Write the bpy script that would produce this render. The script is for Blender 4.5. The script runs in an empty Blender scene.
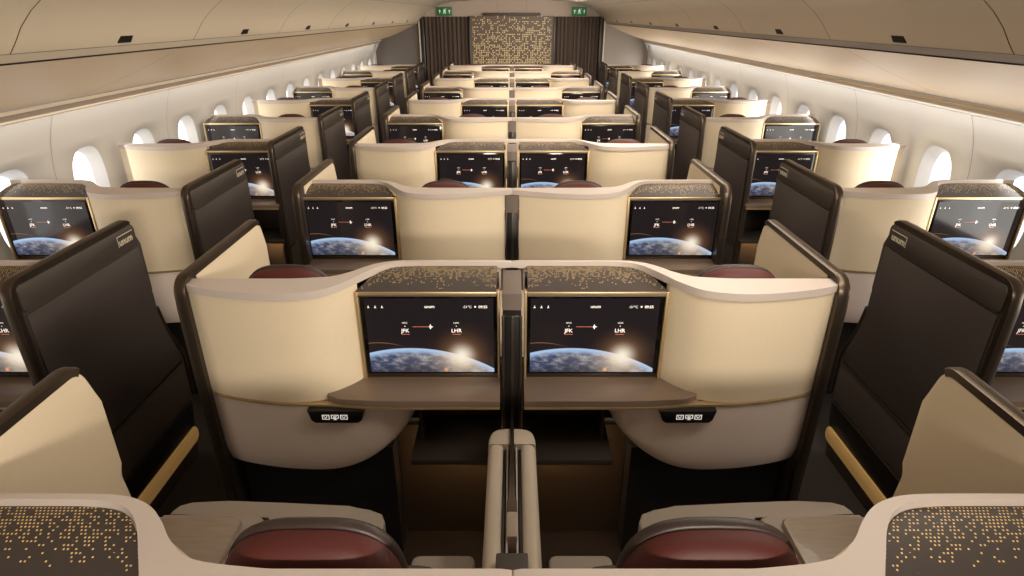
import bpy, bmesh, math, random
from mathutils import Vector, Matrix
random.seed(7)
S = bpy.context.scene
C = S.collection
PI = math.pi

# ------------------------------------------------------------------ node helpers
class NT:
    def __init__(s, name):
        s.mat = bpy.data.materials.new(name); s.mat.use_nodes = True
        s.t = s.mat.node_tree; s.b = s.t.nodes['Principled BSDF']
    def n(s, kind, **kw):
        x = s.t.nodes.new(kind)
        for k, v in kw.items(): setattr(x, k, v)
        return x
    def put(s, sock, v):
        if isinstance(v, bpy.types.NodeSocket): s.t.links.new(v, sock)
        else: sock.default_value = v
    def m(s, op, a, b=None, c=None, clamp=False):
        x = s.n('ShaderNodeMath', operation=op); x.use_clamp = clamp
        s.put(x.inputs[0], a)
        if b is not None: s.put(x.inputs[1], b)
        if c is not None: s.put(x.inputs[2], c)
        return x.outputs[0]
    def mix(s, f, a, b):
        x = s.n('ShaderNodeMix', data_type='RGBA')
        s.put(x.inputs[0], f); s.put(x.inputs[6], a); s.put(x.inputs[7], b)
        return x.outputs[2]
    def sstep(s, v, lo, hi):
        x = s.n('ShaderNodeMapRange', interpolation_type='SMOOTHSTEP')
        s.put(x.inputs[0], v); x.inputs[1].default_value = lo; x.inputs[2].default_value = hi
        return x.outputs[0]

def lin(c):
    return tuple((v/255/12.92 if v/255 <= 0.04045 else ((v/255+0.055)/1.055)**2.4) for v in c) + (1,)

def mat(name, rgb, rough=0.5, metal=0.0, noise=0.0, nscale=60, bump=0.0, bscale=400, coat=0.0, emit=None, estr=0.0, stretch=(1,1,1)):
    N = NT(name); b = N.b
    col = lin(rgb)
    b.inputs['Roughness'].default_value = rough
    b.inputs['Metallic'].default_value = metal
    b.inputs['Coat Weight'].default_value = coat
    tc = N.n('ShaderNodeTexCoord')
    if noise > 0:
        mp = N.n('ShaderNodeMapping'); mp.inputs['Scale'].default_value = stretch
        N.t.links.new(tc.outputs['Object'], mp.inputs[0])
        nz = N.n('ShaderNodeTexNoise'); nz.inputs['Scale'].default_value = nscale; nz.inputs['Detail'].default_value = 4
        N.t.links.new(mp.outputs[0], nz.inputs['Vector'])
        lo = tuple(v*(1-noise) for v in col[:3])+(1,); hi = tuple(min(1, v*(1+noise)) for v in col[:3])+(1,)
        N.t.links.new(N.mix(nz.outputs['Fac'], lo, hi), b.inputs['Base Color'])
    else:
        b.inputs['Base Color'].default_value = col
    if bump > 0:
        nz2 = N.n('ShaderNodeTexNoise'); nz2.inputs['Scale'].default_value = bscale
        N.t.links.new(tc.outputs['Object'], nz2.inputs['Vector'])
        bp = N.n('ShaderNodeBump'); bp.inputs['Strength'].default_value = bump; bp.inputs['Distance'].default_value = 0.002
        N.t.links.new(nz2.outputs['Fac'], bp.inputs['Height']); N.t.links.new(bp.outputs[0], b.inputs['Normal'])
    if emit:
        b.inputs['Emission Color'].default_value = lin(emit); b.inputs['Emission Strength'].default_value = estr
    return N.mat

M = {}
M['cream'] = mat('cream_fabric', (222, 206, 178), 0.75, noise=0.035, nscale=90, bump=0.15)
M['rim'] = mat('rim_satin', (198, 186, 178), 0.45)
M['lower'] = mat('lower_shell_satin', (232, 216, 205), 0.5)
M['char'] = mat('charcoal_soft', (68, 60, 54), 0.5, noise=0.05, bump=0.1)
M['charpanel'] = mat('charcoal_panel', (68, 60, 57), 0.42, noise=0.04, bump=0.05)
M['bronze'] = mat('bronze_metal', (88, 77, 67), 0.34, 0.85)
M['gold'] = mat('gold_metal', (206, 182, 138), 0.36, 0.7)
M['goldstrip'] = mat('gold_handle', (222, 182, 118), 0.35, 0.1, emit=(214, 166, 98), estr=0.16)  # weak glow stands in for light falling on the strip
M['black'] = mat('black_satin', (16, 14, 14), 0.35)
M['dark'] = mat('dark_void', (22, 19, 18), 0.7)
M['darkbrown'] = mat('dark_brown_panel', (72, 62, 52), 0.6, noise=0.05)
M['wood'] = mat('pale_wood', (156, 142, 128), 0.4, noise=0.22, nscale=9, stretch=(1, 9, 1), coat=0.15)
M['wood2'] = mat('ledge_wood', (120, 102, 87), 0.35, noise=0.12, nscale=8, stretch=(1, 10, 1), coat=0.2)
M['beige'] = mat('beige_leather', (162, 152, 143), 0.5, noise=0.03, bump=0.1)
M['red'] = mat('red_leather', (76, 25, 19), 0.6, noise=0.1, nscale=14, bump=0.12)
M['greyleather'] = mat('grey_leather', (52, 39, 36), 0.45, bump=0.12)
M['bin'] = mat('bin_satin', (224, 208, 184), 0.5, noise=0.015, nscale=3)
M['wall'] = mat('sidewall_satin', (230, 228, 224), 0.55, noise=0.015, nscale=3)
M['walldim'] = mat('sidewall_shaded', (212, 208, 202), 0.55, noise=0.015, nscale=3)  # left wall's copy, with its shade put into a darker base
M['binlow'] = mat('lower_panel_satin', (236, 208, 170), 0.5, noise=0.015, nscale=3)
M['wseam'] = mat('wall_seam', (160, 150, 140), 0.7)
M['shelf'] = mat('shelf_brown', (50, 40, 33), 0.6)
M['armbeige'] = mat('divider_beige', (196, 184, 168), 0.5, noise=0.02)
M['bulk'] = mat('bulkhead_shaded', (104, 97, 92), 0.6)  # left copy carries shade in its colour, the next one light
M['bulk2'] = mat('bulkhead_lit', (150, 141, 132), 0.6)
M['header'] = mat('header_satin', (176, 160, 146), 0.6)
M['winframe'] = mat('window_reveal', (246, 246, 246), 0.5)
M['seam'] = mat('seam_dark', (92, 76, 62), 0.7)
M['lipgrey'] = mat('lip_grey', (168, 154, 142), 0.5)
M['capgrey'] = mat('cap_grey', (112, 100, 92), 0.5)
M['ceil'] = mat('ceiling_satin', (212, 196, 176), 0.6, noise=0.02, nscale=3)
M['carpet'] = mat('carpet', (36, 29, 25), 0.95, noise=0.25, nscale=120, bump=0.4, bscale=300)
M['curtain'] = mat('curtain_cloth', (84, 70, 61), 0.85, noise=0.06, nscale=40, stretch=(1, 1, .1))
M['white'] = mat('white_print', (235, 228, 218), 0.5, emit=(235, 228, 220), estr=0.75)
M['orange'] = mat('orange_print', (200, 110, 90), 0.5, emit=(196, 112, 92), estr=0.6)
M['badge'] = mat('badge_print', (224, 208, 184), 0.35, 0.3, emit=(220, 205, 180), estr=0.12)
M['pane'] = mat('daylit_pane', (250, 250, 252), 0.3, emit=(248, 250, 255), estr=1.5)
M['glow'] = mat('courtesy_light', (255, 190, 110), 0.5, emit=(255, 204, 146), estr=70.0)
M['exitgreen'] = mat('exit_green', (28, 84, 44), 0.5, emit=(30, 96, 50), estr=0.35)
M['exitwhite'] = mat('exit_white', (200, 220, 200), 0.5, emit=(190, 215, 190), estr=0.5)

def perf_material(name, base, dot, cell, rad, square, lo, hi, bias, hexa, rough=0.5, em=0.25, cs=(0.35, 0.9), clip=None):
    """dots on a grid, kept or dropped cell by cell; denser where v is near `hi`"""
    N = NT(name); b = N.b
    uv = N.n('ShaderNodeUVMap'); sp = N.n('ShaderNodeSeparateXYZ'); N.t.links.new(uv.outputs[0], sp.inputs[0])
    u, v = sp.outputs[0], sp.outputs[1]
    gv = N.m('DIVIDE', v, cell); row = N.m('FLOOR', gv); fv = N.m('SUBTRACT', N.m('FRACT', gv), 0.5)
    gu = N.m('DIVIDE', u, cell)
    if hexa: gu = N.m('ADD', gu, N.m('MULTIPLY', N.m('FRACT', N.m('MULTIPLY', row, 0.5)), 1.0))
    colm = N.m('FLOOR', gu); fu = N.m('SUBTRACT', N.m('FRACT', gu), 0.5)
    if square: d = N.m('MAXIMUM', N.m('ABSOLUTE', fu), N.m('ABSOLUTE', fv))
    else: d = N.m('SQRT', N.m('ADD', N.m('MULTIPLY', fu, fu), N.m('MULTIPLY', fv, fv)))
    inside = N.m('LESS_THAN', d, rad)
    cb = N.n('ShaderNodeCombineXYZ'); N.put(cb.inputs[0], colm); N.put(cb.inputs[1], row)
    wn = N.n('ShaderNodeTexWhiteNoise', noise_dimensions='2D'); N.t.links.new(cb.outputs[0], wn.inputs['Vector'])
    c2 = N.n('ShaderNodeCombineXYZ'); N.put(c2.inputs[0], N.m('MULTIPLY', colm, cs[0])); N.put(c2.inputs[1], N.m('MULTIPLY', row, cs[1]))
    nz = N.n('ShaderNodeTexNoise', noise_dimensions='2D'); nz.inputs['Scale'].default_value = 0.6
    N.t.links.new(c2.outputs[0], nz.inputs['Vector'])
    r = N.m('ADD', N.m('MULTIPLY', wn.outputs['Value'], 0.65), N.m('MULTIPLY', nz.outputs['Fac'], 0.35))
    dens = N.n('ShaderNodeMapRange'); N.put(dens.inputs[0], v)
    dens.inputs[1].default_value = lo; dens.inputs[2].default_value = hi
    dens.inputs[3].default_value = bias[0]; dens.inputs[4].default_value = bias[1]
    keep = N.m('LESS_THAN', r, dens.outputs[0])
    f = N.m('MULTIPLY', inside, keep)
    if clip: f = N.m('MULTIPLY', f, N.m('MULTIPLY', N.m('LESS_THAN', N.m('ABSOLUTE', u), clip[0]), N.m('GREATER_THAN', v, clip[1])))
    br = N.n('ShaderNodeMapRange'); N.put(br.inputs[0], wn.outputs['Color']); br.inputs[3].default_value = .55; br.inputs[4].default_value = 1.0
    cnz = N.n('ShaderNodeTexNoise'); cnz.inputs['Scale'].default_value = 700
    tc = N.n('ShaderNodeTexCoord'); N.t.links.new(tc.outputs['Object'], cnz.inputs['Vector'])
    bb = lin(base)
    basec = N.mix(cnz.outputs['Fac'], tuple(x*.82 for x in bb[:3])+(1,), tuple(min(1, x*1.18) for x in bb[:3])+(1,))
    dd = lin(dot)
    dc = N.mix(br.outputs[0], tuple(x*.4 for x in dd[:3])+(1,), dd)
    col = N.mix(f, basec, dc)
    N.t.links.new(col, b.inputs['Base Color'])
    N.t.links.new(col, b.inputs['Emission Color'])
    N.t.links.new(N.m('MULTIPLY', f, em), b.inputs['Emission Strength'])
    b.inputs['Roughness'].default_value = rough
    return N.mat
M['perf'] = perf_material('perforated_hood', (64, 56, 52), (244, 208, 140), 0.0078, 0.25, False, 0.0, 0.165, (0.08, 0.72), True, em=0.04, cs=(.26, .7))
M['mosaic'] = perf_material('mosaic_panel', (92, 76, 60), (226, 200, 150), 0.0355, 0.28, True, 2.25, 1.36, (0.30, 0.70), False, em=0.22, clip=(.835, 1.278))

def screen_material():
    N = NT('flight_screen'); b = N.b
    uv = N.n('ShaderNodeUVMap'); sp = N.n('ShaderNodeSeparateXYZ'); N.t.links.new(uv.outputs[0], sp.inputs[0])
    x, y = sp.outputs[0], sp.outputs[1]           # both in units of the screen height
    def dist(cx, cy):
        dx = N.m('SUBTRACT', x, cx); dy = N.m('SUBTRACT', y, cy)
        return N.m('SQRT', N.m('ADD', N.m('MULTIPLY', dx, dx), N.m('MULTIPLY', dy, dy)))
    R = 1.91
    de = dist(0.50, -1.575)
    depth = N.m('SUBTRACT', R, de)                 # >0 inside the globe
    inside = N.sstep(depth, -0.006, 0.006)
    ds = dist(1.12, 0.235)
    nz = N.n('ShaderNodeTexNoise'); nz.inputs['Scale'].default_value = 7; nz.inputs['Detail'].default_value = 8; nz.inputs['Roughness'].default_value = .65
    mp = N.n('ShaderNodeMapping'); mp.inputs['Scale'].default_value = (1, 2.2, 1); mp.inputs['Rotation'].default_value = (0, 0, .35)
    N.t.links.new(uv.outputs[0], mp.inputs[0]); N.t.links.new(mp.outputs[0], nz.inputs['Vector'])
    cl = N.sstep(nz.outputs['Fac'], 0.42, 0.72)
    sea = N.mix(N.sstep(x, 0.0, 1.2), lin((50, 68, 106)), lin((118, 112, 114)))
    land = N.mix(cl, sea, lin((196, 190, 190)))
    deep = N.mix(N.sstep(depth, 0.05, 0.42), land, lin((44, 44, 56)))
    limb = N.mix(N.sstep(depth, 0.0, 0.10), lin((176, 205, 240)), deep)
    sun1 = N.m('POWER', N.m('SUBTRACT', 1.0, N.sstep(ds, 0.0, 0.62)), 3.0)
    sun2 = N.m('POWER', N.m('SUBTRACT', 1.0, N.sstep(ds, 0.0, 0.26)), 2.0)
    space = N.mix(N.m('MULTIPLY', sun1, 0.7), lin((33, 26, 27)), lin((160, 112, 74)))
    ringd = N.m('ABSOLUTE', N.m('SUBTRACT', dist(0.12, -0.45), 0.86))
    ring = N.m('MULTIPLY', N.m('SUBTRACT', 1.0, N.sstep(ringd, 0.0, 0.008)), N.m('SUBTRACT', 1.0, N.sstep(x, .15, .5)))
    space = N.mix(N.m('MULTIPLY', ring, .6), space, lin((190, 130, 80)))
    body = N.mix(N.m('MULTIPLY', sun1, 0.8), limb, lin((255, 226, 190)))
    col = N.mix(inside, space, body)
    col = N.mix(N.m('MULTIPLY', sun2, 1.0, clamp=True), col, lin((255, 244, 222)))
    dc = dist(0.92, 0.035)
    col = N.mix(N.m('SUBTRACT', 1.0, N.sstep(dc, 0.0, 0.04)), col, lin((255, 170, 110)))
    b.inputs['Base Color'].default_value = (0.004, 0.004, 0.004, 1)
    N.t.links.new(col, b.inputs['Emission Color']); b.inputs['Emission Strength'].default_value = 0.95
    b.inputs['Roughness'].default_value = 0.12
    b.inputs['Specular IOR Level'].default_value = 0.35
    return N.mat
M['screen'] = screen_material()
M['glass'] = mat('black_glass', (8, 7, 8), 0.1)

# ------------------------------------------------------------------ mesh helpers
class MB:
    """collects shapes in (a, y, z); fx maps a -> x so mirrored suites share one description"""
    def __init__(s, fx=None):
        s.bm = bmesh.new(); s.fx = fx or (lambda a: a); s.uv = s.bm.loops.layers.uv.new('UVMap'); s.mi = 0
    def P(s, p): return (s.fx(p[0]), p[1], p[2])
    def v(s, p): return s.bm.verts.new(s.P(p))
    def f(s, vs, mi=None):
        try: fc = s.bm.faces.new(vs)
        except ValueError: return None
        fc.material_index = s.mi if mi is None else mi; fc.smooth = True
        return fc
    def bevel(s, faces, w, seg=2, edges=None):
        if w <= 0: return
        es = edges if edges is not None else list({e for f in faces for e in f.edges})
        bmesh.ops.bevel(s.bm, geom=es, offset=w, segments=seg, affect='EDGES', profile=0.5, clamp_overlap=True)
    def box(s, p0, p1, bev=0.0, seg=2):
        x0, y0, z0 = p0; x1, y1, z1 = p1
        vs = [s.v(p) for p in ((x0,y0,z0),(x1,y0,z0),(x1,y1,z0),(x0,y1,z0),(x0,y0,z1),(x1,y0,z1),(x1,y1,z1),(x0,y1,z1))]
        fs = [s.f([vs[i] for i in q]) for q in ((0,3,2,1),(4,5,6,7),(0,1,5,4),(1,2,6,5),(2,3,7,6),(3,0,4,7))]
        s.bevel(fs, bev, seg)
    def prism(s, poly, z0, z1, axis='z', bev=0.0, seg=2, capbev=None):
        """poly: 2D points; axis z: (a,y) extruded in z; axis y: (a,z) extruded in y; axis x: (y,z) extruded in a"""
        def pt(p, h):
            return (p[0], p[1], h) if axis == 'z' else ((p[0], h, p[1]) if axis == 'y' else (h, p[0], p[1]))
        b = [s.v(pt(p, z0)) for p in poly]; t = [s.v(pt(p, z1)) for p in poly]
        n = len(poly)
        for i in range(n): s.f([b[i], b[(i+1)%n], t[(i+1)%n], t[i]])
        fb = s.f(b[::-1]); ft = s.f(t)
        if bev > 0: s.bevel(None, bev, seg, edges=[e for q in (fb, ft) for e in q.edges])
    def loft(s, rings, closed=True, cap=True):
        R = [[s.v(p) for p in r] for r in rings]; n = len(R[0])
        for i in range(len(R)-1):
            for j in range(n if closed else n-1):
                s.f([R[i][j], R[i][(j+1)%n], R[i+1][(j+1)%n], R[i+1][j]])
        if cap and closed: s.f(R[0][::-1]); s.f(R[-1])
        return R
    def sweep(s, path, prof, closed_path=False):
        """prof: (n, b) offsets; path lies in a plane with constant a -> normal in plane, binormal along a"""
        rings = []
        n = len(path)
        for i, p in enumerate(path):
            q0 = Vector(path[max(0, i-1)]); q1 = Vector(path[min(n-1, i+1)])
            t = (q1-q0); t.x = 0; t.normalize()
            nrm = Vector((0, -t.z, t.y))
            rings.append([(p[0]+b, p[1]+nrm.y*k, p[2]+nrm.z*k) for k, b in prof])
        s.loft(rings)
    def ribbon(s, front, back, z0, z1, bev=0.0):
        """strip between two plan curves of equal length, with thickness"""
        s.prism(list(front)+list(back)[::-1], z0, z1, 'z', bev, 3)
    def mesh_from(s, me, fn):
        vs = [s.v(fn(v.co)) for v in me.vertices]
        for p in me.polygons: s.f([vs[i] for i in p.vertices])
    def build(s, name, mats, parent=None, sharp=35, loc=None):
        bmesh.ops.recalc_face_normals(s.bm, faces=s.bm.faces)
        me = bpy.data.meshes.new(name); s.bm.to_mesh(me); s.bm.free()
        if not isinstance(mats, (list, tuple)): mats = [mats]
        for m_ in mats: me.materials.append(M[m_])
        me.set_sharp_from_angle(angle=math.radians(sharp))
        o = bpy.data.objects.new(name, me); C.objects.link(o)
        if parent is not None: o.parent = parent
        if loc: o.location = loc
        return o

def empty(name, loc=(0, 0, 0)):
    o = bpy.data.objects.new(name, None); C.objects.link(o); o.location = loc; o.empty_display_size = .1
    return o
def tag(o, label, cat, group=None):
    o['label'] = label; o['category'] = cat
    if group: o['group'] = group
    return o
def struct(o):
    o['kind'] = 'structure'; return o
def copy_tree(o, parent=None):
    c = o.copy(); C.objects.link(c)
    if parent is not None: c.parent = parent
    for ch in list(o.children): copy_tree(ch, c)
    return c
def smooth_curve(pts, k=5):
    """Catmull-Rom through 2D/3D points"""
    out = []
    n = len(pts)
    for i in range(n-1):
        p0 = Vector(pts[max(0, i-1)]); p1 = Vector(pts[i]); p2 = Vector(pts[i+1]); p3 = Vector(pts[min(n-1, i+2)])
        for j in range(k):
            t = j/k
            out.append(tuple(0.5*((2*p1)+(-p0+p2)*t+(2*p0-5*p1+4*p2-p3)*t*t+(-p0+3*p1-3*p2+p3)*t**3)))
    out.append(tuple(pts[-1]))
    return out
def rrect(x0, y0, x1, y1, r, n=5):
    out = []
    for cx, cy, a0 in ((x1-r, y0+r, -PI/2), (x1-r, y1-r, 0), (x0+r, y1-r, PI/2), (x0+r, y0+r, PI)):
        for i in range(n+1):
            a = a0+PI/2*i/n; out.append((cx+r*math.cos(a), cy+r*math.sin(a)))
    return out
_tc = {}
def text_mesh(body, size, align='CENTER', bold=0.0, shear=0.0):
    key = (body, size, align, bold, shear)
    if key in _tc: return _tc[key]
    cu = bpy.data.curves.new('txt', 'FONT'); cu.body = body; cu.size = size; cu.align_x = align; cu.align_y = 'CENTER'
    cu.offset = bold; cu.shear = shear; cu.resolution_u = 3
    ob = bpy.data.objects.new('txt', cu); C.objects.link(ob)
    dg = bpy.context.evaluated_depsgraph_get()
    me = bpy.data.meshes.new_from_object(ob.evaluated_get(dg))
    bpy.data.objects.remove(ob); _tc[key] = me
    return me

# ------------------------------------------------------------------ measurements
PITCH = 1.262; ROW0 = 0.748; W = 1.165
AISLE_IN = 1.2; AISLE_OUT = 1.76
RIMZ = 1.372
def rowY(k): return ROW0+PITCH*k

# ------------------------------------------------------------------ the suite (one seat's partition, screen, ledge, side wall)
def make_suite(sg, kind, mid):
    """sg: +1 grows towards +x from the aisle end, -1 towards -x. kind 'I': screen far from the aisle, 'O': screen beside the aisle."""
    T = (lambda t: sg*t) if kind == 'I' else (lambda t: sg*(W-t))
    A = lambda a: sg*a
    root = empty('suite')
    # plan curves (t measured from the shell end)
    sh0 = .03 if kind == 'I' else .006
    fr = smooth_curve([(sh0,-.045),(.09,-.074),(.216,-.108),(.34,-.126),(.44,-.122),(.52,-.094),(.578,-.045),(.612,.0),(.622,.03)], 5)
    # upper cream shell
    mb = MB(T)
    back = [(.618,.06),(.40,.0),(.03,.0)]
    mb.prism(fr+[(.60,.075),(.52,.02),(.40,-.01),(sh0,-.01)], .916, RIMZ-.02, 'z')
    mb.build('seat_shell', 'cream', root)
    # rim: one flat lip that sweeps back around the hood
    e0, e1 = ((.015, 1.20) if kind == 'I' else (-.035, 1.15)) if mid else ((.015, 1.165) if kind == 'I' else (.0, 1.15))   # the rim meets its twin on the middle line
    rf = smooth_curve([(e0,-.045),(.09,-.082),(.216,-.116),(.34,-.134),(.44,-.130),(.53,-.100),(.590,-.038),(.630,.025),(.668,.087),(.707,.132),(.755,.156),(.83,.164),(1.0,.165),(e1,.165)], 5)
    rb = smooth_curve([(e0,.0),(.09,.0),(.216,.0),(.34,.0),(.41,.002),(.53,.020),(.590,.060),(.630,.105),(.668,.141),(.707,.163),(.755,.176),(.83,.180),(1.0,.180),(e1,.180)], 5)
    mb = MB(T); mb.ribbon(rf, rb, RIMZ-.028, RIMZ, .005); mb.build('rim', 'rim', root)
    # perforated hood over the screen
    mb = MB(T); n, k = 10, 8
    lc = smooth_curve([(.618,.0),(.634,.025),(.671,.086),(.710,.131),(.757,.155),(.83,.164)], 2)
    rows_ = []
    for i in range(len(lc)):
        tl, y = lc[i]; s_ = y/.164
        z = 1.318+.036*math.sin(min(1, s_)*PI/2)
        rows_.append([(tl+(1.142-tl)*j/n, y, z) for j in range(n+1)])
    R = [[mb.v(p) for p in r] for r in rows_]
    low = [mb.v((p[0], -.004, 1.300)) for p in rows_[0]]
    R = [low]+R; coords = [[(p[0], 0, 0) for p in rows_[0]]]+rows_
    for i in range(len(R)-1):
        for j in range(n):
            f_ = mb.f([R[i][j], R[i][j+1], R[i+1][j+1], R[i+1][j]])
            for lp, (ii, jj) in zip(f_.loops, ((i,j),(i,j+1),(i+1,j+1),(i+1,j))):
                p = coords[ii][jj]; lp[mb.uv].uv = (p[0], p[1]*1.05)
    hood = mb.build('perforated_hood', 'perf', root, sharp=60)
    # housing behind the screen
    mb = MB(T); mb.prism([(.645,.02),(.645,.055),(.69,.12),(.76,.158),(1.15,.158),(1.15,.02)], .905, 1.300, 'z'); mb.prism([(.69,.11),(.76,.150),(1.15,.150),(1.15,.10)], 1.300, 1.335, 'z'); mb.build('screen_housing', 'char', root)
    # gold bezel
    mb = MB(T)
    for b0, b1 in (((.615,-.004,.935),(.629,.03,1.318)), ((1.144,-.004,.935),(1.154,.03,1.318)), ((.629,-.004,1.304),(1.144,.03,1.318))): mb.box(b0, b1, .003)
    mb.build('bezel', 'gold', root)
    mb = MB(T); mb.box((.629,.010,.935),(1.144,.035,.962), .003); mb.build('bezel_base', 'bronze', root)
    # screen: black glass, lit picture, printing
    scr = MB(T); scr.box((.630,.004,.960),(1.143,.03,1.303), .004); scr = scr.build('screen', 'glass', root)
    xs = sorted((T(.648), T(1.130))); z0, z1 = .970, 1.290; hgt = z1-z0
    mb = MB(); q = [mb.v(p) for p in ((xs[0],.0025,z0),(xs[1],.0025,z0),(xs[1],.0025,z1),(xs[0],.0025,z1))]
    f_ = mb.f(q); asp = (xs[1]-xs[0])/hgt
    for lp, uv in zip(f_.loops, ((0,0),(asp,0),(asp,1),(0,1))): lp[mb.uv].uv = uv
    def put(me, u, v, y=.0012): mb.mesh_from(me, lambda co: (xs[0]+u*hgt+co.x, y, z0+v*hgt+co.y))
    def quad(u0, v0, u1, v1, y=.0012):
        mb.f([mb.v((xs[0]+u*hgt, y, z0+v*hgt)) for u, v in ((u0,v0),(u1,v0),(u1,v1),(u0,v1))])
    mb.mi = 1
    put(text_mesh('unum', .017, bold=.0003), .76, .895); put(text_mesh('-51\u00b0C', .014), 1.20, .89); put(text_mesh('09:55', .015, bold=.0003), 1.385, .89)
    for u in (.045,.125,.205):   # three small pictograms, top left
        quad(u-.012,.878,u+.012,.886); quad(u-.004,.886,u+.004,.908)
    quad(1.285,.884,1.305,.904)
    put(text_mesh('NYC', .010), .455, .68); put(text_mesh('LON', .010), 1.065, .68)
    put(text_mesh('JFK', .022, bold=.0003), .455, .575); put(text_mesh('LHR', .022, bold=.0003), 1.065, .575)
    quad(.450,.632,.460,.642); quad(1.06,.632,1.07,.642)
    mb.f([mb.v((xs[0]+u*hgt, .0012, z0+v*hgt)) for u, v in ((.73,.628),(.745,.633),(.755,.66),(.762,.66),(.768,.637),(.79,.632),(.79,.626),(.768,.621),(.762,.598),(.755,.598),(.745,.625))])
    mb.mi = 2
    quad(.545,.626,.735,.632); quad(.405,.525,.505,.531); quad(1.015,.525,1.115,.531)
    mb.build('display', ['screen', 'white', 'orange'], scr)
    # ledge
    lf = smooth_curve([(.03,-.049),(.09,-.078),(.216,-.112),(.34,-.131),(.44,-.135),(.54,-.140),(.64,-.150),(.76,-.156),(.92,-.156),(1.155,-.156)], 4)
    le = [(.50,-.112),(.535,-.134)]+[p for p in lf if p[0] > .56]
    mb = MB(T); mb.prism(le+[(1.155,.04),(.64,.04),(.50,-.06)], .914, .942, 'z', .004); mb.build('ledge', 'wood2', root)
    mb = MB(T)
    mb.prism([(p[0], p[1]-.003) for p in lf]+[(p[0], p[1]+.02) for p in lf][::-1], .906, .914, 'z', .002); mb.build('trim_strip', 'gold', root)
    # lower shell: rounded tub under the ledge
    prof = smooth_curve([(.03,-.045),(.09,-.073),(.216,-.107),(.34,-.126),(.48,-.130),(.60,-.122),(.70,-.095),(.78,-.045),(.815,.05)], 5)
    mb = MB(T); rings = []
    for h in (0, .12, .3, .5, .7, .84, .92, .97, 1.0):
        r = []
        for i, (t, y) in enumerate(prof):
            w = max(0, (t-.42)/.395)
            zb = .572+.19*w**2.2
            inset = .0 if h < .7 else .035*((h-.7)/.3)**2.4
            cx, cy = .36, .06
            tt = max(.03, t+(cx-t)*inset); yy = y+(cy-y)*(inset*2.6+.06*h)
            r.append((tt, yy, .907+(zb-.907)*h))
        r += [(.815, .06, r[-1][2]), (.03, .06, r[0][2])]
        rings.append(r)
    mb.loft(rings); mb.build('lower_shell', 'lower', root, sharp=50)
    # placard with seat pictograms
    pl = MB(T); pl.prism([(.435,.905),(.446,.862),(.460,.850),(.622,.850),(.636,.862),(.648,.905)], -.166, -.110, 'y', .003); pl = pl.build('placard', 'black', root)
    cx = T(.537); mb = MB(); Y_ = -.1672
    def fr_(x0, z0_, x1, z1_, w=.0028):
        for q_ in ((x0,z0_,x1,z0_+w),(x0,z1_-w,x1,z1_),(x0,z0_,x0+w,z1_),(x1-w,z0_,x1,z1_)):
            mb.f([mb.v((cx+a, Y_, .878+b)) for a, b in ((q_[0],q_[1]),(q_[2],q_[1]),(q_[2],q_[3]),(q_[0],q_[3]))])
    def bar(x0, z0_, x1, z1_, w=.0024):
        d = Vector((x1-x0, z1_-z0_)).normalized(); nx, nz = -d.y*w/2, d.x*w/2
        mb.f([mb.v((cx+a, Y_, .878+b)) for a, b in ((x0+nx,z0_+nz),(x1+nx,z1_+nz),(x1-nx,z1_-nz),(x0-nx,z0_-nz))])
    fr_(-.0476,-.0102,-.0204,.0110); fr_(-.0145,-.0059,.0145,.0110); fr_(.0204,-.0102,.0476,.0110)
    bar(-.0425,.0059,-.0348,-.0051); bar(-.0348,-.0051,-.0281,.0059); bar(.0263,.0059,.0331,-.0051); bar(.0331,-.0051,.0408,.0059)
    bar(-.0068,.0034,.0068,.0034); bar(-.0068,-.0008,.0051,-.0008); bar(0,-.0059,0,-.0110); bar(-.0068,-.0110,.0068,-.0110)
    mb.build('pictograms', 'white', pl)
    # foot well and base
    mb = MB(T); mb.box((.800,-.140,.625),(1.155,.165,.655), .006); mb.box((.825,-.02,.655),(.838,.165,.900)); mb.box((.66,.15,.640),(1.155,.165,.912)); mb.build('foot_shelf', 'shelf', root)
    mb = MB(T); mb.box((.86,.05,.616),(1.12,.07,.624), .002); mb.build('courtesy_light', 'glow', root)
    mb = MB(T); mb.box((.70,.12,.0),(1.155,.165,.625)); mb.build('foot_panel', 'darkbrown', root)
    mb = MB(T); mb.box((.06,.0,.0),(.70,.09,.60)); mb.build('base', 'dark', root)
    # aisle side wall: cream inside, charcoal panel outside, bronze edge
    Y0, Y1, ZT = (-.066 if mid else -.100), (.645 if mid else .638), 1.388; r = .055
    top = [(Y0, .0), (Y0, ZT-r)]
    for i in range(1, 7): a = PI-PI/2*i/6; top.append((Y0+r+r*math.cos(a), ZT-r+r*math.sin(a)))
    for i in range(0, 7): a = PI/2-PI/2*i/6*.92; top.append((Y1-r+r*math.cos(a), ZT-r+r*math.sin(a)))
    tail = [(.672,1.26),(.668,1.03),(.655,1.012),(.650,.995),(.660,.90),(.690,.78),(.745,.66),(.775,.58),(.765,.36),(.70,.10),(.68,.0)]
    outline = top+tail
    mb = MB(A); mb.prism(outline, .004, .030, 'x', .003); wall = mb.build('side_wall', ['charpanel'], root)
    mb = MB(A); mb.prism([(.03,.78),(.03,ZT-.008)]+[(y-.001, z-.004) for y, z in top if y > Y1-r-.001]+[(.671,1.25),(.667,1.03),(.654,1.012),(.649,.995),(.659,.90),(.688,.79)], .029, .034, 'x', .002); mb.build('inner_lining', 'cream', wall)
    path = [(.012, y, z) for y, z in smooth_curve([(Y0-.004, .02), (Y0-.004, .5), (Y0-.004, ZT-r-.05)], 2)+top[1:-3]]
    mb = MB(A); mb.sweep(path, [(.010,-.016),(.014,-.008),(.014,.014),(.010,.024),(-.012,.024),(-.012,-.016)]); mb.build('edge_trim', 'bronze', wall)
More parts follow.
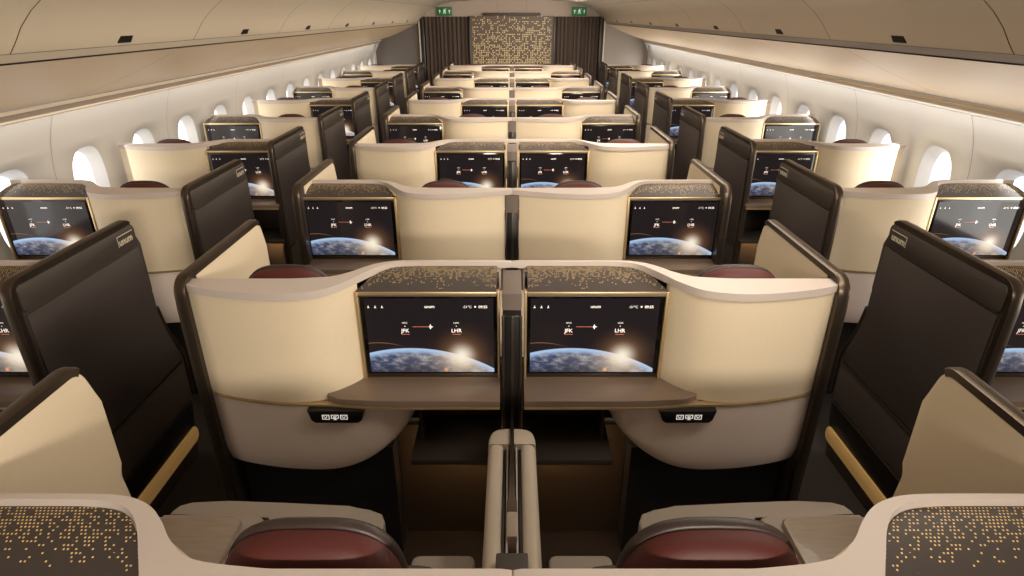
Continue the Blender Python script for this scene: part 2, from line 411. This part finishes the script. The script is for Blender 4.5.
    # outer facing parts
    def inset_poly(z_lo, z_hi, pad=.02):
        pts = [(Y0+.026, z_lo), (Y0+.026, z_hi)]
        far = [(y, z) for y, z in tail if z_lo-.001 < z < z_hi]
        pts += [(.640, z_hi)] if z_hi > 1.0 else []
        for y, z in far: pts.append((y-pad, min(z_hi, max(z_lo, z))))
        return pts
    mb = MB(A); mb.prism(rrect(Y0+.018, 1.268, Y1-.006, ZT-.014, .02), -.008, .006, 'x', .004); mb.build('top_band', 'char', wall)
    mb = MB(A); mb.prism([(Y0+.028,.58),(Y0+.028,1.258),(.640,1.258),(.650,1.0),(.645,.90),(.670,.79),(.722,.67),(.735,.58)], -.004, .006, 'x', .003); mb.build('door_panel', 'charpanel', wall)
    mb = MB(A); mb.prism([(Y0+.028,.335),(Y0+.028,.568),(.735,.568),(.735,.36),(.732,.335)], -.007, .006, 'x', .004); mb.build('kick_panel', 'charpanel', wall)
    mb = MB(A); mb.box((-.011, Y0+.03, .568), (.004, .734, .574), .001); mb.box((-.011, Y0+.03, .325), (.004, .730, .331), .001); mb.build('groove_highlight', 'bronze', wall)  # bronze lines put in as the highlights along the panel grooves
    mb = MB(A); mb.prism([(Y0+.028,.185),(Y0+.028,.325),(.730,.325),(.700,.185)], -.002, .006, 'x', .002); mb.build('recess_panel', 'black', wall)
    mb = MB(A); mb.prism(rrect(Y0+.02, .090, .712, .176, .03), -.006, .006, 'x', .003); mb.build('gold_rail', 'goldstrip', wall)
    mb = MB(A); mb.sweep([(.012, y, z) for y, z in smooth_curve([(.655,.93),(.690,.78),(.745,.66),(.775,.58),(.765,.36)], 4)], [(.010,-.016),(.010,.010),(-.010,.010),(-.010,-.016)]); mb.build('edge_flare', 'bronze', wall)
    # name badge on the top band, read from the aisle
    out = -sg   # outward direction in x
    mb = MB(); xb = out*.0112 ; yb = Y1-.085; zb = 1.325
    dirn = 1 if out > 0 else -1   # reading direction along y when seen from the aisle
    def bp(u, v): return (xb, yb+dirn*u, zb+v)
    me = text_mesh('unum', .044, bold=.0013)
    mb.mesh_from(me, lambda co: bp(co.x, co.y-.004))
    def bq(u0, v0, u1, v1): mb.f([mb.v(bp(u, v)) for u, v in ((u0,v0),(u1,v0),(u1,v1),(u0,v1))])
    bq(-.058,.023,.058,.027)
    if dirn > 0: bq(-.058,-.022,-.054,.023)      # the bracket's upright is on the near side
    else: bq(.054,-.022,.058,.023)
    mb.build('name_badge', 'badge', wall)
    return root

ORD = ['nearest', 'second', 'third', 'fourth', 'fifth', 'sixth', 'seventh', 'eighth', 'ninth', 'tenth']
protos = {}
def suite(sg, kind, mid, loc, label, group):
    key = (sg, kind, mid)
    if key not in protos: o = protos[key] = make_suite(sg, kind, mid)
    else: o = copy_tree(protos[key])
    o.location = loc
    return tag(o, label, 'seat suite', group)

# ------------------------------------------------------------------ seat
def make_seat(dr):
    """dr: side (in x) of the small armrest"""
    root = empty('aircraft_seat')
    def outline(hw, z0, z1, n=24, p=3.0):
        out = [(-hw, z0), (-hw, z0+.10)]
        for i in range(n+1):
            a = PI-PI*i/n
            out.append((hw*math.copysign(abs(math.cos(a))**(2/p), math.cos(a)), z0+.13+(z1-z0-.13)*math.sin(a)**(2/p)))
        return out+[(hw, z0+.10), (hw, z0)]
    def pad(hw, z0, z1, ys):
        mb = MB(); zc = z0+.08
        base = outline(hw, z0, z1)
        mb.loft([[(x*k, y, zc+(z-zc)*k) for x, z in base] for y, k in ys]); return mb
    hr = pad(.176, 1.06, 1.382, ((.022,.80),(.024,.88),(.030,.94),(.044,.985),(.060,1.0),(.078,1.0),(.080,.97))).build('headrest', 'red', root, sharp=70)
    pad(.180, 1.05, 1.389, ((.081,.97),(.084,.995),(.100,.995),(.110,.97),(.116,.92),(.119,.8))).build('headrest_cushion', 'greyleather', hr, sharp=70)
    mb = MB(); mb.prism(rrect(-.235, .50, .235, 1.10, .07, 4), .140, .25, 'y', .016, 3); mb.build('backrest', 'greyleather', root)
    mb = MB(); mb.prism(rrect(-.235, .26, .235, .70, .06, 4), .36, .50, 'z', .016, 3); mb.build('seat_cushion', 'greyleather', root)
    mb = MB(); mb.box((-.22, .2, .0), (.22, .64, .36), .02); mb.build('seat_base', 'dark', root)
    mb = MB(lambda a: dr*a); mb.prism(rrect(.060, .27, .262, .655, .025, 4), .615, .665, 'z', .008, 3); mb.box((.12, .30, .50), (.23, .58, .62)); mb.build('armrest', 'beige', root)
    return root
seat0 = {}
def seat(loc, dr, label, group):
    if dr not in seat0: o = seat0[dr] = make_seat(dr)
    else: o = copy_tree(seat0[dr])
    o.location = loc
    return tag(o, label, 'seat', group)

def make_console(sg):
    root = empty('side_console')
    A = lambda a: sg*a
    mb = MB(A); mb.prism(rrect(.045, .24, .405, .715, .03), .0, .775, 'z', .012, 3); mb.build('console_body', 'beige', root)
    mb = MB(A); mb.prism(rrect(.075, .27, .345, .690, .025), .770, .795, 'z', .008, 3); mb.build('console_top', 'wood', root)
    mb = MB(A); mb.prism(rrect(.350, .535, .385, .60, .012), .770, .781, 'z', .004, 2); mb.build('control_button', 'lower', root)
    mb = MB(A); mb.prism([(.08,.722),(.082,.745),(.095,.770),(.13,.785),(.25,.788),(.45,.778),(.66,.765),(.73,.752),(.775,.732),(.79,.70),(.79,.66),(.42,.66),(.42,.722)], .70, .765, 'z', .008, 3); mb.build('arm_pad', 'beige', root)
    return root

# ------------------------------------------------------------------ the middle divider between a pair of seats
def make_divider(kind):
    root = empty('centre_divider')
    mb = MB(); mb.box((-.035,-.052,.0),(.035,.165 if kind == 'I' else -.01,1.245), .004); po = mb.build('post', 'black', root)
    mb = MB(); mb.prism([(-.005,1.245),(.15,1.245),(.15,1.342),(.06,1.338),(-.005,1.312)] if kind == 'I' else [(-.054,1.245),(-.008,1.245),(-.008,1.342),(-.054,1.342)], -.036, .036, 'x', .004); mb.build('post_cap', 'capgrey', po)
    mb = MB()
    for x0, x1 in ((-.038,-.028),(-.006,.008),(.028,.038)): mb.box((x0,-.058,.70),(x1,-.046,1.245), .002)
    mb.build('post_strip', 'bronze', po)
    for s in (-1, 1):
        mb = MB(lambda a: s*a)
        prof = [(.032,.62),(.032,.818),(.036,.826),(.046,.831),(.060,.832),(.072,.829),(.081,.820),(.086,.803),(.087,.74),(.087,.0),(.032,.0)]
        mb.loft([[(.032+(x-.032)*k, y, z) for x, z in prof] for y, k in ((-.915,.96),(-.905,1),(-.60,1),(-.268,1))])
        side = mb.build('armrest', 'armbeige', root, sharp=50)
        mb = MB(lambda a: s*a); mb.box((.022,-.90,.60),(.0325,-.275,.815), .002); mb.build('slot_edge', 'black', side)
        mb = MB(lambda a: s*a); mb.box((.013,-.74,.60),(.019,-.268,.822), .002); mb.build('inner_strip', 'armbeige', side)
    mb = MB(); rings = []
    plan = smooth_curve([(-.087,-.264),(-.086,-.225),(-.076,-.192),(-.050,-.172),(.0,-.166),(.050,-.172),(.076,-.192),(.086,-.225),(.087,-.264)], 3)
    for z, k in ((.0,1),(.80,1),(.818,.985),(.828,.95),(.832,.88)): rings.append([(x*k, -.264+(y+.264)*k, z) for x, y in plan])
    mb.loft(rings); mb.build('end_cap', 'armbeige', root, sharp=50)
    mb = MB(); mb.box((-.030,-.90,.0),(.030,-.20,.74)); mb.build('channel', 'dark', root)
    mb = MB(); mb.prism([(-.007,-.062),(-.007,-.52),(-.016,-.56),(-.016,-.60),(.016,-.60),(.016,-.56),(.007,-.52),(.007,-.062)], .74, .845, 'z', .003); mb.build('rail', 'bronze', root)
    mb = MB(); mb.box((-.016,-.70,.76),(.016,-.60,.845), .004); mb.build('latch', 'lipgrey', root)
    mb = MB(); mb.box((-.045,-.915,.70),(.045,-.78,.87), .004); mb.build('end_block', 'char', root)
    return root
div0 = {}

NROW = 10
rowword = lambda k: ORD[k]
for k in range(NROW):
    Y = rowY(k)
    kc = 'I' if k % 2 else 'O'
    ks = 'O' if k % 2 else 'I'
    for side, sx in (('left', -1), ('right', 1)):
        sg = -sx
        where = 'screen beside the middle post' if kc == 'I' else 'screen at the aisle end'
        suite(sg, kc, True, (sx*AISLE_IN, Y, 0), 'cream suite, middle block, %s half, %s row, %s' % (side, rowword(k), where), 'middle block seat suites')
        sxp = .345 if kc == 'I' else .82
        seat((sx*(AISLE_IN-sxp), Y, 0), sg if kc == 'O' else -sg, 'seat with dark red headrest behind %s row shell, %s half of middle block' % (rowword(k), side), 'seats of the middle block')
        if k <= 2:
            c = make_console(sg) if kc == 'O' else None
            if c:
                c.location = (sx*AISLE_IN, Y, 0)
                tag(c, 'beige side console with pale wood top beside the %s-half seat of the %s middle row' % (side, rowword(k)), 'console', 'side consoles')
        if k >= 1:
            where = 'screen beside the aisle' if ks == 'O' else 'screen by the windows'
            suite(sx, ks, False, (sx*AISLE_OUT, Y, 0), 'cream window suite, %s wall, %s of its column, %s' % (side, ORD[k-1], where), 'window side seat suites')
            sxp = .82 if ks == 'O' else .345
            seat((sx*(AISLE_OUT+sxp), Y, 0), sx if ks == 'O' else -sx, 'dark headrest window seat behind the %s shell along the %s wall' % (ORD[k-1], side), 'seats along the windows')
    if kc not in div0: d = div0[kc] = make_divider(kc)
    else: d = copy_tree(div0[kc])
    d.location = (0, Y, 0)
    tag(d, 'middle post and twin beige armrests between the two suites of the %s row' % rowword(k), 'divider', 'middle dividers')

# ------------------------------------------------------------------ cabin shell
Y_S, Y_E = -2.4, 14.0
def wallX(z):
    return 2.985-.012*max(0, z-.9)-.52*max(0, z-1.25)**2
fl = MB(); fl.box((-3.1, Y_S, -.05), (3.1, Y_E, 0)); struct(fl.build('floor', 'carpet'))
WSP = .706; W0 = 4.22
win_ys = [W0+WSP*i for i in range(-4, 14)]
def superell(cy, cz, hw, hh, n=40, p=2.7):
    o = []
    for i in range(n):
        a = 2*PI*i/n+PI/4
        c_, s_ = math.cos(a), math.sin(a)
        o.append((cy+hw*math.copysign(abs(c_)**(2/p), c_), cz+hh*math.copysign(abs(s_)**(2/p), s_)))
    return o
def rect_ring(cy, z0, z1, hw, n=40):
    q = n//4; o = []
    for (a, b) in (((cy+hw, z1),(cy-hw, z1)), ((cy-hw, z1),(cy-hw, z0)), ((cy-hw, z0),(cy+hw, z0)), ((cy+hw, z0),(cy+hw, z1))):
        for i in range(q): o.append((a[0]+(b[0]-a[0])*i/q, a[1]+(b[1]-a[1])*i/q))
    return o
WZ = 1.155; WHW = .195; WHH = .275
wi = 0
for side, sx in (('left', -1), ('right', 1)):
    mb = MB(lambda a: sx*a)
    zlo, zhi = .80, 1.47
    for bi, cy in enumerate(win_ys):
        hw = WSP/2
        outer = rect_ring(cy, zlo, zhi, hw); inner = superell(cy, WZ, WHW, WHH)
        inner2 = superell(cy, WZ, WHW-.02, WHH-.02)
        O = [mb.v((wallX(z), y, z)) for y, z in outer]; I = [mb.v((wallX(z), y, z)) for y, z in inner]
        I2 = [mb.v((wallX(z)+.02, y, z)) for y, z in inner2]
        for j in range(40):
            mb.f([O[j], O[(j+1)%40], I[(j+1)%40], I[j]]); mb.f([I[j], I[(j+1)%40], I2[(j+1)%40], I2[j]])
        for za, zb, k in ((0, zlo, 2), (zhi, 1.70, 6)):
            for i in range(k):
                z0 = za+(zb-za)*i/k; z1 = za+(zb-za)*(i+1)/k
                mb.f([mb.v((wallX(z), y, z)) for y, z in ((cy-hw, z0),(cy+hw, z0),(cy+hw, z1),(cy-hw, z1))])
        if bi % 2 == 0:
            zs = [.0]+[.9+.1*i for i in range(9)]
            for i in range(len(zs)-1):
                mb.f([mb.v((wallX(z)-.0015, y, z)) for y, z in ((cy-hw-.002, zs[i]),(cy-hw+.002, zs[i]),(cy-hw+.002, zs[i+1]),(cy-hw-.002, zs[i+1]))], 1)
    bmesh.ops.remove_doubles(mb.bm, verts=mb.bm.verts, dist=.0004)
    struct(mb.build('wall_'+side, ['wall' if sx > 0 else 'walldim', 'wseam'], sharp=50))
    for yy, zz0 in ((win_ys[0]-WSP/2, Y_S),):
        mb = MB(lambda a: sx*a); mb.box((2.98, Y_S, 0), (3.0, yy, 1.7)); struct(mb.build('wall_%s_rear' % side, 'wall'))
    mb = MB(lambda a: sx*a); mb.box((2.95, win_ys[-1]+WSP/2, 0), (3.0, Y_E, 1.7)); struct(mb.build('wall_%s_front' % side, 'wall'))
    for cy in win_ys:
        wi += 1
        mb = MB(lambda a: sx*a)
        rings = []
        for d, g in ((.018, .02), (.05, .032), (.085, .058), (.10, .062)):
            rings.append([(wallX(z)+d, y, z) for y, z in superell(cy, WZ, WHW-g, WHH-g)])
        mb.loft(rings, cap=False); wn = struct(mb.build('window_%d' % wi, 'winframe', sharp=60))
        mb = MB(lambda a: sx*a)
        mb.f([mb.v((wallX(WZ)+.094, y, z)) for y, z in superell(cy, WZ, WHW-.061, WHH-.061)]); mb.build('pane', 'pane', wn)

# overhead bins, panel below them, lip
BL = 1.49; BS = 2.53-2*BL       # seams every BL
nb = int(math.ceil((Y_E-BS)/BL))
ti = 0
bin_prof = [(1.976,2.108),(1.966,2.118),(1.94,2.15),(1.90,2.205),(1.84,2.265),(1.76,2.325),(1.66,2.378),(1.60,2.40)]
strip_prof = [(2.020,2.072),(1.978,2.106)]
low_prof = [(2.80,1.765),(2.66,1.805),(2.50,1.862),(2.34,1.925),(2.20,1.985),(2.09,2.036),(2.028,2.064)]
lip1 = [(2.80,1.758),(2.802,1.737)]
lip2 = [(2.802,1.737),(2.835,1.728),(2.842,1.700)]
lip3 = [(2.842,1.700),(2.838,1.690),(2.86,1.680),(2.90,1.682)]
def strip(mb, prof, y0, y1, th=0.0):
    r0 = [mb.v((x, y0, z)) for x, z in prof]; r1 = [mb.v((x, y1, z)) for x, z in prof]
    for i in range(len(prof)-1): mb.f([r0[i], r0[i+1], r1[i+1], r1[i]])
for side, sx in (('left', -1), ('right', 1)):
    fx = lambda a: sx*a
    for prof, name, m_ in ((lip1, 'lip', 'bin'), (lip2, 'cove', 'lipgrey' if sx < 0 else 'bin'), (lip3, 'edge', 'bin' if sx < 0 else 'winframe'), (strip_prof, 'rail', 'lipgrey' if sx > 0 else 'bin')):  # left cove greyer, right cove and edge paler: shade and light put into colour
        mb = MB(fx); strip(mb, prof, Y_S, Y_E); ti += 1; struct(mb.build('trim_%d' % ti, m_))
    mb = MB(fx); strip(mb, [(2.84,1.775),(2.2,2.03),(2.06,2.10),(2.0,2.13),(1.93,2.24),(1.7,2.42),(1.58,2.44)], Y_S, Y_E); ti += 1; struct(mb.build('trim_%d' % ti, 'seam'))
    for i in range(nb):
        y0 = BS+i*BL; y1 = min(Y_E, y0+BL)
        if y1 < -.5: continue
        mb = MB(fx); strip(mb, low_prof, y0-.07+.002, min(Y_E, y1-.07)-.002 if y1 < Y_E else Y_E); ti += 1; struct(mb.build('trim_%d' % ti, 'binlow'))
        if y1-y0 < .3: continue
        o = empty('overhead_bin', (sx*1.98, y0, 2.08))
        mb = MB(lambda a: sx*(a-1.98)); strip(mb, [(x, z-2.08) for x, z in bin_prof], .003, y1-y0-.003); mb.build('bin_door', 'bin', o)
        ym = BL/2
        if ym < y1-y0:
            mb = MB(lambda a: sx*(a-1.98))
            lp = [(1.962,2.122),(1.940,2.158)]
            (xa, za), (xb, zb) = lp
            mb.loft([[(xa-.004, y, za-2.08-.002), (xb-.004, y, zb-2.08-.002), (xb+.012, y, zb-2.08+.006), (xa+.012, y, za-2.08+.006)] for y in (ym-.055, ym+.055)])
            mb.build('latch', 'black', o)
        n_ = i-[q for q in range(nb) if BS+(q+1)*BL >= -.5][0]
        tag(o, 'cream overhead bin with black latch, %s wall, %s from the camera' % (side, ORD[min(n_, 9)] if n_ < 10 else 'farthest'), 'overhead bin', 'overhead bins')

mb = MB()
cp = [(-1.60,2.402),(-1.45,2.46),(-1.2,2.50),(-.6,2.53),(0,2.54),(.6,2.53),(1.2,2.50),(1.45,2.46),(1.60,2.402)]
strip(mb, cp, Y_S, Y_E); struct(mb.build('ceiling', 'ceil'))
mb = MB(); mb.box((-3.1, Y_S-.05, 0), (3.1, Y_S, 2.6)); struct(mb.build('wall_back', 'ceil'))

# forward end of the cabin: header, side bulkheads, divider panel, curtains, exit signs
mb = MB()
for x0, x1 in ((-1.9,-.312),(-.308,.308),(.312,1.9)): mb.box((x0, 14.0, 2.21), (x1, 14.05, 2.6))
struct(mb.build('wall_front', 'header'))
mb = MB(); mb.box((-2.0, 14.05, 0), (2.0, 14.1, 2.7)); struct(mb.build('wall_front_backing', 'seam'))
for side, sx in (('left', -1), ('right', 1)):
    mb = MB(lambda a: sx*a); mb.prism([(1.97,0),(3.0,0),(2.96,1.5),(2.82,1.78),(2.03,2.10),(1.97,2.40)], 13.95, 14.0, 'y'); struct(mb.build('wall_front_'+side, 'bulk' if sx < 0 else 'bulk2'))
    mb = MB(lambda a: sx*a); mb.box((1.94, 13.80, 0), (1.97, 14.0, 2.22), .004); ti += 1; struct(mb.build('trim_%d' % ti, 'bin'))
    mb = MB(lambda a: sx*a); mb.box((1.855, 13.78, 0), (1.94, 13.95, 2.20), .01); ti += 1; struct(mb.build('trim_%d' % ti, 'black'))
    # curtain
    mb = MB(lambda a: sx*a); n = 140
    top_, bot_ = [], []
    for i in range(n+1):
        x = .915+(1.86-.915)*i/n
        ph = i/n*2*PI*11+.8*math.sin(i/n*9)
        y = 13.87+.028*math.sin(ph)+.008*math.sin(ph*2.3)
        top_.append(mb.v((x, y, 2.205))); bot_.append(mb.v((x, y+.006*math.sin(i*.7), .02)))
    for i in range(n): mb.f([bot_[i], bot_[i+1], top_[i+1], top_[i]])
    o = mb.build('curtain', 'curtain'); tag(o, 'dark pleated floor length curtain closing the %s aisle at the far end' % side, 'curtain', 'aisle curtains')
    o['group'] = 'aisle curtains'
    mb = MB(lambda a: sx*a); mb.box((.885, 13.80, 0), (.915, 13.95, 2.205), .003); ti += 1; struct(mb.build('trim_%d' % ti, 'black'))
    # exit sign
    xc = sx*1.42
    o = empty('exit_sign', (xc, 13.98, 2.312))
    mb = MB(); mb.prism([(-.15,.085),(.15,.085),(.165,.06),(.165,.096),(-.165,.096),(-.165,.06)], -.06, .0, 'y'); mb.build('bracket', 'lipgrey', o)
    mb = MB(); mb.box((-.155,-.075,-.085),(.155,-.03,.080), .004); bd = mb.build('sign_body', 'exitgreen', o)
    mb = MB()
    for s in (-1, 1):   # arrows either side of a running figure
        c0 = s*.10
        mb.f([mb.v((c0+a, -.0765, b)) for a, b in ((-.006,-.04),(.006,-.04),(.006,.005),(-.006,.005))])
        mb.f([mb.v((c0+a, -.0765, b)) for a, b in ((-.022,.003),(.022,.003),(0,.032))])
    for p in (((-.012,.030),(.004,.030),(.004,.046),(-.012,.046)), ((-.022,-.005),(.012,-.005),(.012,.026),(-.022,.026)), ((-.034,-.048),(-.022,-.048),(-.006,-.005),(-.018,-.005)), ((.004,-.048),(.016,-.048),(.012,-.005),(.0,-.005)),
              ((.020,-.052),(.026,-.052),(.026,.05),(.020,.05)), ((.020,.046),(.05,.046),(.05,.05),(.020,.05))):
        mb.f([mb.v((a, -.0765, b)) for a, b in p])
    mb.build('sign_print', 'exitwhite', bd)
    tag(o, 'small green lit exit sign above the %s curtain' % side, 'exit sign', 'exit signs')
o = empty('cabin_divider', (0, 13.9, 0))
mb = MB(); q = [mb.v(p) for p in ((-.885,-.03,0),(.885,-.03,0),(.885,-.03,2.225),(-.885,-.03,2.225))]
f_ = mb.f(q)
for lp, p in zip(f_.loops, ((-.885,0),(.885,0),(.885,2.225),(-.885,2.225))): lp[mb.uv].uv = p
q2 = [mb.v(p) for p in ((-.885,.04,0),(.885,.04,0),(.885,.04,2.225),(-.885,.04,2.225))]
for i in range(4): mb.f([q[i], q[(i+1)%4], q2[(i+1)%4], q2[i]])
mb.f(q2)
mb.build('mosaic_panel', 'mosaic', o)
mb = MB(); mb.box((-.60,-.05,2.225),(.60,.04,2.285), .006); mb.build('header', 'darkbrown', o)
tag(o, 'bronze divider panel with gold square mosaic between the two far curtains', 'divider panel')

# ------------------------------------------------------------------ light
w = bpy.data.worlds.new('World'); S.world = w; w.use_nodes = True
w.node_tree.nodes['Background'].inputs[0].default_value = (1.0, .93, .85, 1); w.node_tree.nodes['Background'].inputs[1].default_value = .3
def area(name, loc, rot, sx, sy, power, col, spread=180):
    l = bpy.data.lights.new(name, 'AREA'); l.shape = 'RECTANGLE'; l.size = sx; l.size_y = sy; l.energy = power; l.color = col; l.spread = math.radians(spread)
    o = bpy.data.objects.new(name, l); C.objects.link(o); o.location = loc; o.rotation_euler = rot
    return o
warm = (1.0, .885, .745)
area('overhead_wash', (0, 7.6, 2.46), (0, 0, 0), .8, 9.6, 26, warm)
area('overhead_wash', (1.42, 7.2, 2.38), (0, math.radians(48), 0), .25, 12.0, 85, warm)  # added key from the right, standing in for sun through the windows
for sx in (-1, 1):   # added unseen strips that brighten the bins and the window columns
    area('bin_fill', (sx*.35, 6.0, 2.50), (0, -sx*math.radians(62), 0), .2, 14.0, 36 if sx < 0 else 22, warm)
for y, e in ((-1.9, 42), (1.2, 9), (3.8, 15), (6.4, 18), (9.0, 18), (11.0, 9)):   # added unseen fill lights angled forward onto the shell fronts
    area('forward_fill', (.95, y, 2.42), Vector((-.34, .80, -.44)).to_track_quat('-Z', 'Y').to_euler(), 1.0, .3, e, warm, 95)
for sx in (-1, 1):   # daylight entering along each row of windows
    area('window_light', (sx*2.86, 7.5, 1.2), (0, sx*math.radians(90), 0), .4, 12.5, 90 if sx > 0 else 22, (1.0, .96, .9) if sx > 0 else (1.0, .95, .86))
    area('cove_light', (sx*2.78, 6.5, 1.685), (0, -sx*math.radians(20), 0), .03, 14.0, 17 if sx > 0 else 11, (1.0, .95, .88))

cam = bpy.data.cameras.new('Camera'); cam.sensor_width = 36; cam.lens = 600/1024*36; cam.clip_start = .02
co = bpy.data.objects.new('Camera', cam); C.objects.link(co)
co.location = (0, 0, 2.25); co.rotation_euler = (PI/2-math.atan(273.5/600), 0, 0)
S.camera = co
S.view_settings.view_transform = 'Standard'; S.view_settings.look = 'None'
S.view_settings.exposure = 0.0
